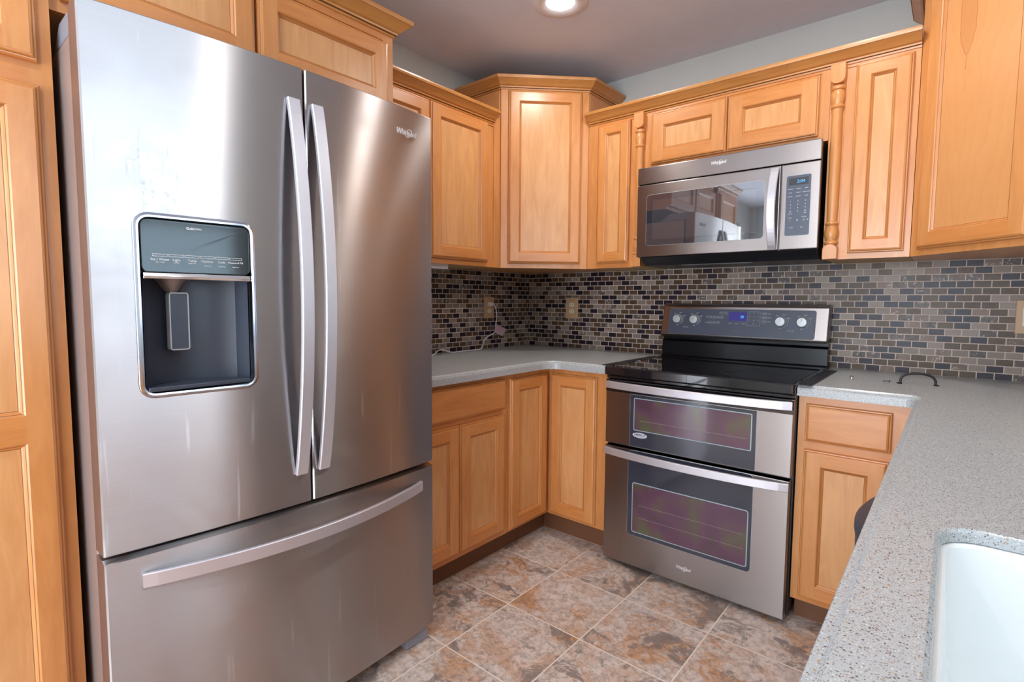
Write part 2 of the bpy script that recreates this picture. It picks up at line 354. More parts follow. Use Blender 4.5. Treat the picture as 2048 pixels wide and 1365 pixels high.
def tag(o, label, cat, group=None, kind=None):
    if label: o['label'] = label
    if cat: o['category'] = cat
    if group: o['group'] = group
    if kind: o['kind'] = kind
    return o
def thing(name, label, cat, loc, frame='B', group=None):
    o = bpy.data.objects.new(name, None); C.objects.link(o); o.empty_display_size = .05
    put(o, MF[frame] @ Matrix.Translation(loc)); return tag(o, label, cat, group)
def struct(o): o['kind'] = 'structure'; return o
def rect(x0, x1, z0, z1, y, i=0): return [(x0+i, y, z0+i), (x1-i, y, z0+i), (x1-i, y, z1-i), (x0+i, y, z1-i)]
def rrect(x0, x1, z0, z1, r, y=None, n=5, i=0):
    x0 += i; x1 -= i; z0 += i; z1 -= i; r = max(r-i, .0005); P = []
    for cx, cz, a in ((x1-r, z0+r, -90), (x1-r, z1-r, 0), (x0+r, z1-r, 90), (x0+r, z0+r, 180)):
        for k in range(n+1):
            t = math.radians(a+90*k/n); P.append((cx+r*math.cos(t), cz+r*math.sin(t)))
    return P if y is None else [(x, y, z) for x, z in P]

_font = {}
def text_mb(mb, txt, size, x, y, z, m=0, align='CENTER', ext=.0004, shear=0, wscale=1.0, bold=0.0, smap=None):
    cu = bpy.data.curves.new('t', 'FONT'); cu.body = txt; cu.size = size; cu.align_x = align; cu.align_y = 'CENTER'
    cu.extrude = ext; cu.shear = shear; cu.offset = bold; cu.resolution_u = 3
    o = bpy.data.objects.new('t', cu); C.objects.link(o)
    dg = bpy.context.evaluated_depsgraph_get(); me = bpy.data.meshes.new_from_object(o.evaluated_get(dg))
    vs = []
    for v in me.vertices:
        px, pz, py = x+v.co.x*wscale, z+v.co.y, y-v.co.z
        vs.append(smap(px, py, pz) if smap else (px, py, pz))
    mb.add(vs, [tuple(p.vertices) for p in me.polygons], m)
    bpy.data.objects.remove(o); bpy.data.curves.remove(cu); bpy.data.meshes.remove(me)
    return mb
def swoosh(mb, cx, cz, y, rx, rz, m=0, smap=None):
    pts = []
    for k in range(15):
        a = math.radians(-150+k*20); p = (cx+rx*math.cos(a)*1.0+rz*.35*math.sin(a), y, cz+rz*math.sin(a))
        pts.append(smap(*p) if smap else p)
    mb.tube(pts, [.0002+.0009*math.sin(PI*(k+1)/16) for k in range(15)], 6, m)
    return mb

# ------------------------------------------------------------------ the room shell
g = .008
struct(MB().box(-.3, 3.0, YF-.3, .3, -.06, 0).build('floor', m_floor))
struct(MB().box(-.3, 3.0, YF-.3, .3, ZC, ZC+.06).build('ceiling', m_ceil))
y0, y1, z0, z1 = FILL_WIN_L
struct(MB().box(-.15, -g, y1, .15, 0, ZC).box(-.15, -g, YF-.15, y0, 0, ZC).box(-.15, -g, y0, y1, 0, z0).box(-.15, -g, y0, y1, z1, ZC).build('wall_left', m_wall))
mb = MB(); fr = .05
for yy in (y0, (y0+y1)/2-fr/2, y1-fr): mb.box(-.09, -.04, yy, yy+fr, z0, z1)
for zz in (z0, z1-fr):
    mb.box(-.09, -.04, y0+fr, (y0+y1)/2-fr/2, zz, zz+fr); mb.box(-.09, -.04, (y0+y1)/2+fr/2, y1-fr, zz, zz+fr)
wf = struct(mb.build('fill_window_2', m_trimw, bevel=.003))  # unseen window, added to let in fill light
struct(MB().box(-.066, -.062, y0+fr, (y0+y1)/2-fr/2, z0+fr, z1-fr).box(-.066, -.062, (y0+y1)/2+fr/2, y1-fr, z0+fr, z1-fr).build('window_pane', m_glass, wf))
struct(MB().box(-g, XR+.15, g, .15, 0, ZC).build('wall_back', m_wall))
y0, y1, z0, z1 = WIN_R
struct(MB().box(XR, XR+.15, y1, g, 0, ZC).box(XR, XR+.15, YF, y0, 0, ZC).box(XR, XR+.15, y0, y1, 0, z0).box(XR, XR+.15, y0, y1, z1, ZC).build('wall_right', m_wall))
a0, a1, b0, b1 = FILL_DOOR_F
struct(MB().box(-g, a0, YF-.15, YF, 0, ZC).box(a1, XR+.15, YF-.15, YF, 0, ZC).box(a0, a1, YF-.15, YF, b1, ZC).build('wall_front', m_wall))
mb = MB(); fr = .05
for yy in (y0, y1-fr): mb.box(XR+.03, XR+.08, yy, yy+fr, z0, z1)
for zz in (z0, z1-fr, (z0+z1)/2-fr/2): mb.box(XR+.03, XR+.08, y0+fr, y1-fr, zz, zz+fr)
wf = struct(mb.build('window_1', m_trimw, bevel=.003))
struct(MB().box(XR+.052, XR+.056, y0+fr, y1-fr, z0+fr, z1-fr).build('window_pane', m_glass, wf))
mb = MB()
for xx in (a0, (a0+a1)/2-fr/2, a1-fr): mb.box(xx, xx+fr, YF-.1, YF-.04, 0, b1)
for zz in (0, b1-fr): mb.box(a0+fr, (a0+a1)/2-fr/2, YF-.1, YF-.04, zz, zz+fr); mb.box((a0+a1)/2+fr/2, a1-fr, YF-.1, YF-.04, zz, zz+fr)
df = struct(mb.build('fill_door_1', m_trimw, bevel=.003))  # unseen patio door, added to light the cabinets from the front
struct(MB().box(a0+fr, (a0+a1)/2-fr/2, YF-.072, YF-.068, fr, b1-fr).box((a0+a1)/2+fr/2, a1-fr, YF-.072, YF-.068, fr, b1-fr).build('fill_door_pane', m_glass, df))
struct(MB().box(-g, .004, YF, -2.92, 0, .10).build('baseboard_left', m_trimw, bevel=.003))

tag(MB().box(0, XR, 0, g-.001, .8885, 1.3445).build('tile_backsplash', m_mosB), 'brown and grey mosaic tile backsplash on the wall behind the range', 'backsplash')
tag(MB().box(-1.505, -.001, 0, g-.001, .8885, 1.3445).build('tile_backsplash', m_mosL, frame='L'), 'brown and grey mosaic tile backsplash on the wall beside the refrigerator', 'backsplash')

# ------------------------------------------------------------------ cabinets
def door_mesh(x0, x1, z0, z1, yf, fw=.054, mid=None, panel=True, pm=2):
    mb = MB(); V, H, G = 0, 1, 3
    prof = [(0, 0), (0, -.009), (.0025, -.0125), (.0055, -.0130), (.0060, -.0140), (.0085, -.0178), (.012, -.0190), (.0125, -.0195)]
    rs = [rect(x0, x1, z0, z1, yf+d, i) for i, d in prof]
    side = [H, V, H, V]
    mb.rings(rs, [side, side, side, [G]*4, side, side, side], cap0=True, cap1=False)
    a = .0125; F = yf-.0195
    if not panel:
        mb.add(rect(x0, x1, z0, z1, F, a), [(0, 1, 2, 3)], 1); return mb
    xa, xb, za, zb = x0+fw, x1-fw, z0+fw, z1-fw
    mb.add([(x0+a, F, z0+a), (xa, F, z0+a), (xa, F, z1-a), (x0+a, F, z1-a)], [(0, 1, 2, 3)], V)
    mb.add([(xb, F, z0+a), (x1-a, F, z0+a), (x1-a, F, z1-a), (xb, F, z1-a)], [(0, 1, 2, 3)], V)
    mb.add([(xa, F, z0+a), (xb, F, z0+a), (xb, F, za), (xa, F, za)], [(0, 1, 2, 3)], H)
    mb.add([(xa, F, zb), (xb, F, zb), (xb, F, z1-a), (xa, F, z1-a)], [(0, 1, 2, 3)], H)
    opens = [(za, zb)]
    if mid:
        opens = [(za, mid[0]), (mid[1], zb)]
        mb.add([(xa, F, mid[0]), (xb, F, mid[0]), (xb, F, mid[1]), (xa, F, mid[1])], [(0, 1, 2, 3)], H)
    for p, q in opens:
        ip = [(0, -.0195), (.002, -.0180), (.0035, -.0165), (.0045, -.0160), (.0075, -.0120), (.0100, -.0095), (.0112, -.0090)]
        rs = [rect(xa, xb, p, q, yf+d, i) for i, d in ip]
        mb.rings(rs, [side, side, [G]*4, side, side, [G]*4], cap0=False, cap1=True, capm=pm)
    return mb
def door(frame, x0, x1, z0, z1, yf, parent, name='door', **kw):
    return door_mesh(x0, x1, z0, z1, yf, **kw).build(name, WOODS, parent, frame)
def carcass(frame, x0, x1, yf, yb, z0, z1, parent, under=True, name='body', stile=.04, rails=()):
    mb = MB()
    t = .019
    mb.box(x0, x1, yf+t, yb, z0+.012, z1)                       # box behind the face frame
    mb.box(x0+.001, x1-.001, yf+t, yb, z0+.0012, z0+.012, 4)
    mb.box(x0, x0+stile, yf, yf+t, z0, z1, 0); mb.box(x1-stile, x1, yf, yf+t, z0, z1, 0)
    zs = [(z0, z0+.035), (z1-.05, z1)] + list(rails)
    for a, b in zs: mb.box(x0+stile, x1-stile, yf, yf+t, a, b, 1)
    mb.box(x0+stile, x1-stile, yf+.004, yf+t, z0+.035, z1-.05, 0)
    return mb.build(name, WOODS+[m_under], parent, frame)
CROWN = [(0, 0), (.004, 0), (.006, .006), (.012, .008), (.013, .014), (.020, .017), (.030, .027), (.041, .036), (.046, .040), (.048, .042), (.050, .042), (.052, .050), (.052, .056), (0, .056)]
def sweep(path, prof, z, mb=None, m=0, mseg=None, closed=False):
    """path: 2-D points, outward is to the right of travel; mitred corners"""
    mb = mb or MB(); rings_ = []; n = len(path)
    for i, p in enumerate(path):
        p = Vector(p); d0 = (p-Vector(path[i-1])).normalized() if i else None; d1 = (Vector(path[i+1])-p).normalized() if i < n-1 else None
        n0 = Vector((d0.y, -d0.x)) if d0 else None; n1 = Vector((d1.y, -d1.x)) if d1 else None
        if n0 and n1:
            b = (n0+n1).normalized(); k = 1/max(.3, b.dot(n0))
        else: b = n0 or n1; k = 1
        rings_.append([(p.x+b.x*k*o, p.y+b.y*k*o, z+h) for o, h in prof])
    L = len(prof); vs = [q for r in rings_ for q in r]; fs = []; mi = []
    base = len(mb.v); mb.v += vs
    for i in range(n-1):
        for j in range(L-1):
            mb.f.append((base+i*L+j, base+i*L+j+1, base+(i+1)*L+j+1, base+(i+1)*L+j)); mb.mi.append(mseg[j] if mseg else m); mb.sm.append(False)
    return mb, base, rings_
def crown(path, z, name, parent=None, frame='B'):
    ms = [0]*13; ms[2] = 1; ms[9] = 1
    mb, base, rg = sweep(path, CROWN, z, mseg=ms)
    L = len(CROWN); n = len(path)
    mb.f.append(tuple(base+j for j in range(L))); mb.mi.append(0); mb.sm.append(False)
    mb.f.append(tuple(base+(n-1)*L+j for j in range(L))[::-1]); mb.mi.append(0); mb.sm.append(False)
    for i in range(n-1): mb.f.append((base+i*L, base+(i+1)*L, base+(i+1)*L+L-1, base+i*L+L-1)); mb.mi.append(0); mb.sm.append(False)
    return mb.build(name, [m_wc, m_wg], parent, frame)

UF = -.29; ZB = 1.3445; BF = -.598
# pantry at the left, floor to near the ceiling
t = thing('pantry_cabinet', 'tall maple pantry cabinet at the left edge beside the refrigerator', 'cabinet', (-2.66, -.3, 0), 'L')
carcass('L', -2.90, -2.428, BF, .006, .10, 2.10, t, rails=[(1.62, 1.68)])
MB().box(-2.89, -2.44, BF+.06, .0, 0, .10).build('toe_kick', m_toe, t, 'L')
door('L', -2.872, -2.452, 1.673, 2.055, BF, t); door('L', -2.872, -2.452, .13, 1.625, BF, t, mid=(.865, .925))
crown([(-2.90, BF), (-2.428, BF)], 2.09, 'crown', t, 'L')
# over the refrigerator
t = thing('wall_cabinet', 'wide maple wall cabinet with two doors over the refrigerator', 'cabinet', (-1.96, -.3, 1.80), 'L', )
OF = -.575
carcass('L', -2.426, -1.507, OF, .006, 1.804, 2.11, t)
door('L', -2.405, -1.985, 1.829, 2.052, OF, t); door('L', -1.978, -1.535, 1.829, 2.052, OF, t)
crown([(-2.375, OF), (-1.507, OF), (-1.507, -.345)], 2.082, 'crown', t, 'L')
# left upper, two doors
t = thing('wall_cabinet', 'maple wall cabinet with two doors between refrigerator and corner cabinet', 'cabinet', (-1.06, -.15, ZB), 'L')
carcass('L', -1.503, -.618, UF, .006, ZB, 2.10, t, stile=.05)
door('L', -1.475, -1.101, 1.368, 2.055, UF, t); door('L', -1.097, -.722, 1.368, 2.055, UF, t)
crown([(-1.503, UF), (-.672, UF)], 2.060, 'crown', t, 'L')
# diagonal corner cabinet, left
def diag(frame_pts, ztop, t, frame, dx0, dx1, yl, crown_path, czs):
    mb = MB().prism(frame_pts, ZB+.012, ztop, 'z', 0); mb.prism([(p[0]*.999, p[1]*.999) for p in frame_pts], ZB+.002, ZB+.012, 'z', 4)
    mb.build('body', WOODS+[m_under], t)
t = thing('corner_wall_cabinet', 'tall maple diagonal corner wall cabinet left of the microwave', 'cabinet', (.2, -.2, ZB))
k = .0134
mb = MB().prism([(.002, -.006), (.002, -.612), (.2765, -.612), (.612, -.2765), (.612, -.006)], ZB+.0012, 2.27, 'z', 0)
mb.build('body', WOODS, t)
MB().box(-.2285, .2285, -.6385, -.6200, ZB, 2.27).build('face_frame', WOODS, t, 'DL')
door('DL', -.190, .190, 1.368, 2.245, -.6385, t)
crown([(.002, -.613), (.2895, -.613), (.613, -.2895), (.613, -.002)], 2.250, 'crown', t)
# narrow upper on the range wall
t = thing('wall_cabinet', 'narrow one door maple wall cabinet left of the microwave', 'cabinet', (.78, -.15, ZB))
carcass('B', .615, .9335, UF, .006, ZB, 2.115, t, stile=.055)
door('B', .678, .857, 1.368, 2.062, UF, t, fw=.046)
# over the microwave
t = thing('wall_cabinet', 'short two door maple wall cabinet above the microwave', 'cabinet', (1.32, -.15, 1.80))
carcass('B', .9345, 1.7035, UF, .006, 1.806, 2.115, t, stile=.03)
door('B', .968, 1.3165, 1.827, 2.060, UF, t, fw=.060); door('B', 1.3215, 1.668, 1.827, 2.060, UF, t, fw=.060)
# right upper
t = thing('wall_cabinet', 'narrow one door maple wall cabinet right of the microwave', 'cabinet', (1.84, -.15, ZB))
carcass('B', 1.7045, 1.979, UF, .006, ZB, 2.115, t, stile=.05)
door('B', 1.787, 1.9605, 1.366, 2.065, UF, t, fw=.047)
o = crown([(.615, UF), (1.979, UF)], 2.076, 'crown_moulding')
tag(o, 'long maple crown moulding running above the microwave and cabinets beside it', 'moulding')
# turned half columns
def pilaster(cx, label):
    t = thing('turned_pilaster', label, 'pilaster', (cx, -.31, ZB)); W = .0245; yb = UF; yf = UF-.034; yc = UF-.010
    def block(za, zb, arch_up):
        # square block with an arched inner end
        pts = []
        if arch_up: pts = [(cx-W, za), (cx+W, za)] + [(cx+W*math.cos(a), zb-.020+.020*math.sin(a)) for a in [i*PI/8 for i in range(9)]]
        else: pts = [(cx+W, zb), (cx-W, zb)] + [(cx-W*math.cos(a), za+.020-.020*math.sin(a)) for a in [i*PI/8 for i in range(9)]]
        return MB().prism(pts, yb, yf, 'y', 0)
    block(ZB, 1.402, True).build('base_block', [m_wv], t, bevel=.0015)
    block(2.005, 2.076, False).build('top_block', [m_wv], t, bevel=.0015)
    pr = [(.010, 1.398), (.020, 1.400), (.0245, 1.406), (.0245, 1.411), (.019, 1.416), (.021, 1.424), (.0245, 1.436), (.0245, 1.450), (.021, 1.466), (.018, 1.474),
          (.0215, 1.477), (.0235, 1.481), (.0215, 1.486), (.0175, 1.490), (.0190, 1.60), (.0195, 1.72), (.0190, 1.82), (.0178, 1.915), (.0215, 1.918), (.0235, 1.922), (.0215, 1.927),
          (.019, 1.931), (.0225, 1.945), (.0245, 1.962), (.022, 1.976), (.0185, 1.984), (.0235, 1.987), (.0250, 1.993), (.022, 1.999), (.010, 2.006)]
    MB().lathe(pr, (cx, yc, 0), seg=32).build('turned_shaft', [m_wv], t)
pilaster(.9115, 'turned maple half column left of the microwave')
pilaster(1.7315, 'turned maple half column right of the microwave')
# diagonal corner cabinet, right
t = thing('corner_wall_cabinet', 'tall maple diagonal corner wall cabinet at the right edge', 'cabinet', (2.3, -.2, ZB))
MB().prism([(2.612, -.006), (2.612, -.612), (2.3145, -.612), (1.9935, -.2925), (1.980, -.28), (1.980, -.006)], ZB+.0012, 2.27, 'z', 0).build('body', WOODS, t)
MB().box(1.607, 2.060, 1.1945, 1.2125, ZB, 2.27).build('face_frame', WOODS, t, 'DR')
m_fig = figured('maple_figured_panel', (.685, .335, .130))
door_mesh(1.642, 2.018, 1.366, 2.245, 1.1945).build('door', [m_wv, m_wh, m_fig, m_wg], t, 'DR')
crown([(1.980, -.004), (1.980, -.2885), (2.3005, -.6125), (2.612, -.6125)], 2.250, 'crown', t)

# base cabinets
ZT = .850
t = thing('base_cabinet', 'maple base cabinet with wide drawer over two doors beside the refrigerator', 'cabinet', (-1.21, -.3, 0), 'L')
carcass('L', -1.503, -.9165, BF, -.004, .112, ZT-.001, t, under=False, rails=[(.672, .697)])
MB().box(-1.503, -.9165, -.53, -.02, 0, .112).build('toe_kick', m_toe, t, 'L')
door_mesh(-1.490, -.937, .694, .830, BF, panel=False).build('drawer_front', WOODS, t, 'L')
door('L', -1.4945, -1.2215, .135, .671, BF, t); door('L', -1.2175, -.941, .135, .671, BF, t)
t = thing('corner_base_cabinet', 'L-shaped maple corner base cabinet with two hinged doors', 'cabinet', (.3, -.3, 0))
mb = MB().prism([(.004, -.004), (.004, -.9155), (.579, -.9155), (.579, -.579), (.944, -.579), (.944, -.004)], .114, ZT-.001, 'z', 0)
mb.build('body', WOODS, t)
MB().box(.5795, .598, -.9155, -.598, .112, ZT-.001).box(.598, .9365, -.598, -.5795, .112, ZT-.001).build('face_frame', WOODS, t, bevel=.001)
MB().prism([(.02, -.02), (.02, -.9155), (.53, -.9155), (.53, -.53), (.944, -.53), (.944, -.02)], 0, .112, 'z', 0).build('toe_kick', m_toe, t)
door('L', -.902, -.6225, .124, .824, BF, t); door('B', .6225, .880, .124, .824, BF, t)
t = thing('base_cabinet', 'maple base cabinet with drawer over one door right of the range', 'cabinet', (1.88, -.3, 0))
carcass('B', 1.7065, 2.074, BF, -.004, .095, ZT-.001, t, under=False, stile=.03, rails=[(.655, .690)])
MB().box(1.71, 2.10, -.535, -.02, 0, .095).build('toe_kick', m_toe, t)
door_mesh(1.731, 1.980, .686, .820, BF, panel=False).build('drawer_front', WOODS, t)
door('B', 1.731, 1.978, .112, .657, BF, t)
# peninsula run along the right wall (front faces -x); the corner block is blind
spots = [(.602, 1.10, 'maple base cabinet of the sink run nearest the range corner'), (1.70, 2.80, 'wide maple sink base cabinet under the white sink'), (2.802, 3.55, 'maple base cabinet at the near end of the sink run')]
for a, b, lab in spots:
    t = thing('base_cabinet', lab, 'cabinet', ((a+b)/2, 2.3, 0), 'R')
    MB().box(a, b, 2.078, 2.612, .095, .60 if 'sink base' in lab else ZT-.001).box(a, b, 2.078, 2.097, .60, ZT-.001).build('body', WOODS, t, 'R')
    MB().box(a, b, 2.14, 2.6, 0, .095).build('toe_kick', m_toe, t, 'R')
    nd = 2 if b-a > .7 else 1; wd = (b-a-.05)/nd
    for q in range(nd): door('R', a+.025+q*wd+.002, a+.025+(q+1)*wd-.002, .115, .825, 2.078, t)
t = thing('dishwasher', 'stainless dishwasher under the counter beside the sink base', 'dishwasher', (1.40, 2.3, 0), 'R')
MB().box(1.103, 1.697, 2.085, 2.612, .02, ZT-.001).build('body', m_black, t, 'R')
MB().box(1.107, 1.693, 2.060, 2.0845, .115, .835).build('door', m_st2, t, 'R', bevel=.004)

# ------------------------------------------------------------------ worktops
EDGE = [(-.016, 0), (-.0150, -.0010), (-.0115, -.0045), (-.0100, -.0085), (-.0045, -.0080), (-.0015, -.0085), (0, -.0125), (0, -.038), (-.02, -.038)]
def arc(cx, cy, r, a0, a1, n=8): return [(cx+r*math.cos(math.radians(a0+(a1-a0)*i/n)), cy+r*math.sin(math.radians(a0+(a1-a0)*i/n))) for i in range(n+1)]
ZK = .888
def worktop(name, front, back, hole=None):
    """front: path with the room on its right hand; back: the remaining outline points in order"""
    mb, base, rg = sweep(front, EDGE, ZK)
    L = len(EDGE)
    top = [r[0] for r in rg] + [(x, y, ZK) for x, y in back]
    bot = [r[-1] for r in rg] + [(x, y, ZK-.038) for x, y in back]
    bm_ = bmesh.new()
    def loop(pts): 
        v = [bm_.verts.new(p) for p in pts]; return [bm_.edges.new((v[i], v[(i+1) % len(v)])) for i in range(len(v))]
    ed = loop(top)
    if hole: ed += loop([(x, y, ZK) for x, y in hole[0]])
    bmesh.ops.triangle_fill(bm_, edges=ed, use_beauty=True)
    ed2 = loop(bot)
    if hole: ed2 += loop([(x, y, ZK-.038) for x, y in hole[-1]])
    bmesh.ops.triangle_fill(bm_, edges=ed2, use_beauty=True)
    bm_.verts.index_update()
    mb.add([tuple(v.co) for v in bm_.verts], [tuple(v.index for v in f.verts) for f in bm_.faces]); bm_.free()
    if hole:
        zs = [0, -.0012, -.004, -.0165, -.0165, -.038]; mb.rings([[(x, y, ZK+z) for x, y in h] for h, z in zip(hole, zs)], [0]*5, False, False, smooth=True)
    seq = [rg[-1][0], *[(x, y, ZK) for x, y in back], rg[0][0]]; sq = [rg[-1][-1], *[(x, y, ZK-.038) for x, y in back], rg[0][-1]]
    for i in range(len(seq)-1): mb.add([seq[i], seq[i+1], sq[i+1], sq[i]], [(0, 1, 2, 3)])
    for r, b in ((rg[0], 0), (rg[-1], 1)): mb.add(r, [tuple(range(len(r)))])
    return mb.build(name, m_counter, weld=True)
r = .075
o = worktop('countertop', [(.638, -1.503), (.638, -.638-r)] + arc(.638+r, -.638-r, r, 180, 90)[1:-1] + [(.638+r, -.638), (.944, -.638)], [(.944, 0.0), (0.0, 0.0), (0.0, -1.503)])
tag(o, 'L-shaped speckled grey countertop between the refrigerator and the range', 'countertop')
r = .022; PX = 2.036
H = lambda i: rrect(2.117, 2.545, -2.63, -1.800, .045, n=6, i=i)
o = worktop('countertop', [(1.7065, -.638), (PX-r, -.638)] + arc(PX-r, -.638-r, r, 90, 0, 4)[1:-1] + [(PX, -.638-r), (PX, -3.6)], [(2.613, -3.6), (2.613, 0.0), (1.7065, 0.0)],
            [H(-.006), H(-.0035), H(-.001), H(0), H(-.03), H(-.03)])
tag(o, 'L-shaped speckled grey countertop with the white sink, right of the range', 'countertop')
# sink
mb = MB()
ring = lambda i, z, r=.045: [(x, y, z) for x, y in rrect(2.117, 2.545, -2.63, -1.800, r, n=6, i=i)]
mb.rings([ring(-.02, .862), ring(-.02, .8705), ring(.003, .8705), ring(.0065, .867), ring(.009, .80), ring(.014, .72), ring(.024, .690), ring(.05, .676), ring(.12, .672)], [0]*8, False, True, 0, smooth=True)
sk = tag(mb.build('kitchen_sink', m_sink), 'white undermount kitchen sink set in the right countertop', 'sink')
MB().lathe([(.010, .675), (.030, .675), (.042, .674), (.045, .672)], (2.335, -2.24, 0)).build('drain', m_chrome, sk)

# ------------------------------------------------------------------ refrigerator (frame L: x = y, towards the viewer = +x)
FR0, FR1 = -2.418, -1.509; FC = (FR0+FR1)/2; HW = (FR1-FR0)/2
def fx(x, d=0): return -(.8043 - .0271*((x-FC)/HW)**2 + d)
fr = thing('refrigerator', 'large stainless french door refrigerator with ice and water dispenser', 'refrigerator', (FC, -.4, 0), 'L')
MB().box(FR0+.004, FR1-.004, -.700, -.03, .035, 1.72).build('cabinet_body', m_side, fr, 'L', bevel=.004)
def slab(x0, x1, z0, z1, yb, n=14, hole=None, ct=.0035, cz_=.003):
    """curved stainless slab, optional rectangular opening"""
    mb = MB(); xs = sorted({*[x0+(x1-x0)*i/n for i in range(n+1)], x0+.003, x1-.003, *(hole[:2] if hole else ())}); zs = [z0, *(hole[2:] if hole else ()), z1]
    def yy(x): return fx(x, -.0035 if (x <= x0+1e-6 or x >= x1-1e-6) else 0)
    zz = [z0, z0+.003, *(hole[2:] if hole else ()), z1-cz_, z1]
    idx = {}
    for j, z in enumerate(zz):
        for i, x in enumerate(xs):
            idx[i, j] = len(mb.v); mb.v.append((x, yy(x)+(.0035 if j == 0 else ct if j == len(zz)-1 else 0), z))
    for j in range(len(zz)-1):
        for i in range(len(xs)-1):
            xm, zm = (xs[i]+xs[i+1])/2, (zz[j]+zz[j+1])/2
            if hole and hole[0] < xm < hole[1] and hole[2] < zm < hole[3]: continue
            mb.f.append((idx[i, j], idx[i+1, j], idx[i+1, j+1], idx[i, j+1])); mb.mi.append(0); mb.sm.append(True)
    for j, z in ((0, z0), (len(zz)-1, z1)):   # top and bottom caps
        o = len(mb.v); mb.v += [(x, yb, z) for x in xs]
        for i in range(len(xs)-1): mb.f.append((idx[i, j], idx[i+1, j], o+i+1, o+i)); mb.mi.append(1); mb.sm.append(False)
    for i, x in ((0, x0), (len(xs)-1, x1)):
        o = len(mb.v); mb.v += [(x, yb, z) for z in zz]
        for j in range(len(zz)-1): mb.f.append((idx[i, j], idx[i, j+1], o+j+1, o+j)); mb.mi.append(1); mb.sm.append(False)
    mb.add([(x0, yb, z0), (x1, yb, z0), (x1, yb, z1), (x0, yb, z1)], [(0, 1, 2, 3)], 1)
    return mb
T = lambda t_: FR1-t_       # distance from the right edge -> x
DX0, DX1, DZ0, DZ1 = T(.8255), T(.600), .969, 1.351
YB = -.712
ZS = .6295
ld = slab(FR0, T(.4565), ZS, 1.768, YB, hole=(DX0, DX1, DZ0, DZ1)).build('door', [m_stl, m_edge], fr, 'L')
rd = slab(T(.4515), FR1, ZS, 1.768, YB).build('door', [m_st, m_edge], fr, 'L')
dr = slab(FR0, FR1, .050, .6175, YB, ct=.020, cz_=.005).build('freezer_drawer', [m_st, m_edge], fr, 'L')
MB().box(FR0+.02, FR1-.02, -.711, -.7005, .06, 1.74).build('gasket', m_black, fr, 'L')
# bowed handles
def vhandle(x, parent, z0=.713, z1=1.682):
    pts = []
    for i in range(25):
        s = i/24; b = math.sin(PI*s)**.85; pts.append((x, fx(x, .004+.052*b), z0+(z1-z0)*s))
    return MB().bar(pts, .0165, .006, (1, 0, 0)).build('handle', m_sth, parent, 'L')
vhandle(T(.4865), ld); vhandle(T(.4215), rd)
pts = []
for i in range(31):
    s = i/30; x = T(.845)+(T(.062)-T(.845))*s; pts.append((x, fx(x, .006+.052*math.sin(PI*s)**.85), .560))
MB().bar(pts, .0165, .006, (0, 0, 1)).build('handle', m_sthx, dr, 'L')
# dispenser in the left door
ds = thing('x', None, None, (0, 0, 0)); bpy.data.objects.remove(ds)
yc = fx((DX0+DX1)/2)
def yd(x, d=0): return fx(x, d)
mb = MB()
xo = [rrect(DX0, DX1, DZ0, DZ1, .020, n=5, i=i) for i in (-.010, -.0085, -.004, .000, .0015, .003)]
dz = [.0005, .003, .0045, .004, .001, -.010]
mb.rings([[(x, yd(x, d), z) for x, z in lo] for lo, d in zip(xo, dz)], [0]*5, False, False, smooth=True)
mb.rings([[(x, yd(x, .0012), z) for x, z in rrect(DX0, DX1, DZ0, DZ1, .02, n=5, i=-.0105)], [(x, yd(x, .0014), z) for x, z in rrect(DX0, DX1, DZ0, DZ1, .02, n=5, i=-.009)]], [0], False, False)
m_chd = plain('dark_chrome', (.42, .44, .50), .14, 1.0)
dp = mb.build('dispenser', m_chd, fr, 'L')
ZM = 1.225    # bottom of the glossy control face
n_ = 10; lo = []
for i in range(n_+1): lo.append(DX0+.003+(DX1-DX0-.006)*i/n_)
mb = MB()
face = rrect(DX0+.003, DX1-.003, ZM+.008, DZ1-.003, .014, n=4)
mb.rings([[(x, yd(x, -.012), z) for x, z in face], [(x, yd(x, -.001), z) for x, z in face], [(x, yd(x, .0005), z) for x, z in rrect(DX0+.003, DX1-.003, ZM+.008, DZ1-.003, .014, n=4, i=.002)]], [0, 0], False, True, 0)
mirror = NT('mirror_control_glass').P(Base_Color=(.035, .045, .048), Metallic=.5, Roughness=.10)
mb.build('control_panel', mirror, dp, 'L')
mb = MB().prism([(yc+.012, ZM+.007), (yc-.006, ZM+.007), (yc-.008, ZM), (yc-.004, ZM-.006), (yc+.012, ZM-.006)], DX0+.003, DX1-.003, 'x', 0)
mb.build('trim_bar', m_chrome, dp, 'L', bevel=.001)
# cavity: recess with a bowed back wall
mb = MB(); n_ = 14; dep = .070; pts = []
yw = yc+.010
for i in range(n_+1):
    s = i/n_; x = DX0+.003+(DX1-DX0-.006)*s; pts.append((x, yw+dep*math.sin(PI*s)**.45))
o_ = len(mb.v)
for x, y in pts: mb.v += [(x, y, DZ0+.003), (x, y, ZM)]
for i in range(n_): mb.f.append((2*i, 2*i+2, 2*i+3, 2*i+1)); mb.mi.append(0); mb.sm.append(True)
mb.f.append(tuple(2*i for i in range(n_+1))); mb.mi.append(0); mb.sm.append(False)
mb.f.append(tuple(2*i+1 for i in range(n_+1))); mb.mi.append(0); mb.sm.append(False)
mb.build('cavity', m_char, dp, 'L')
mb = MB()
tray = [(DX0+.006, yc-.001)] + [(DX0+.006+(DX1-DX0-.012)*i/n_, yc+.006+.062*math.sin(PI*i/n_)**.5) for i in range(n_+1)] + [(DX1-.006, yc-.001)]
mb.prism(tray, DZ0+.004, DZ0+.014, 'z', 0); mb.build('drip_tray', m_char, dp, 'L', bevel=.002)
xc = T(.744)
MB().lathe([(.010, 1.19), (.016, 1.195), (.030, 1.215), (.040, 1.2245)], (xc-.01, yc+.05, 0)).build('spout', m_edge, dp, 'L')
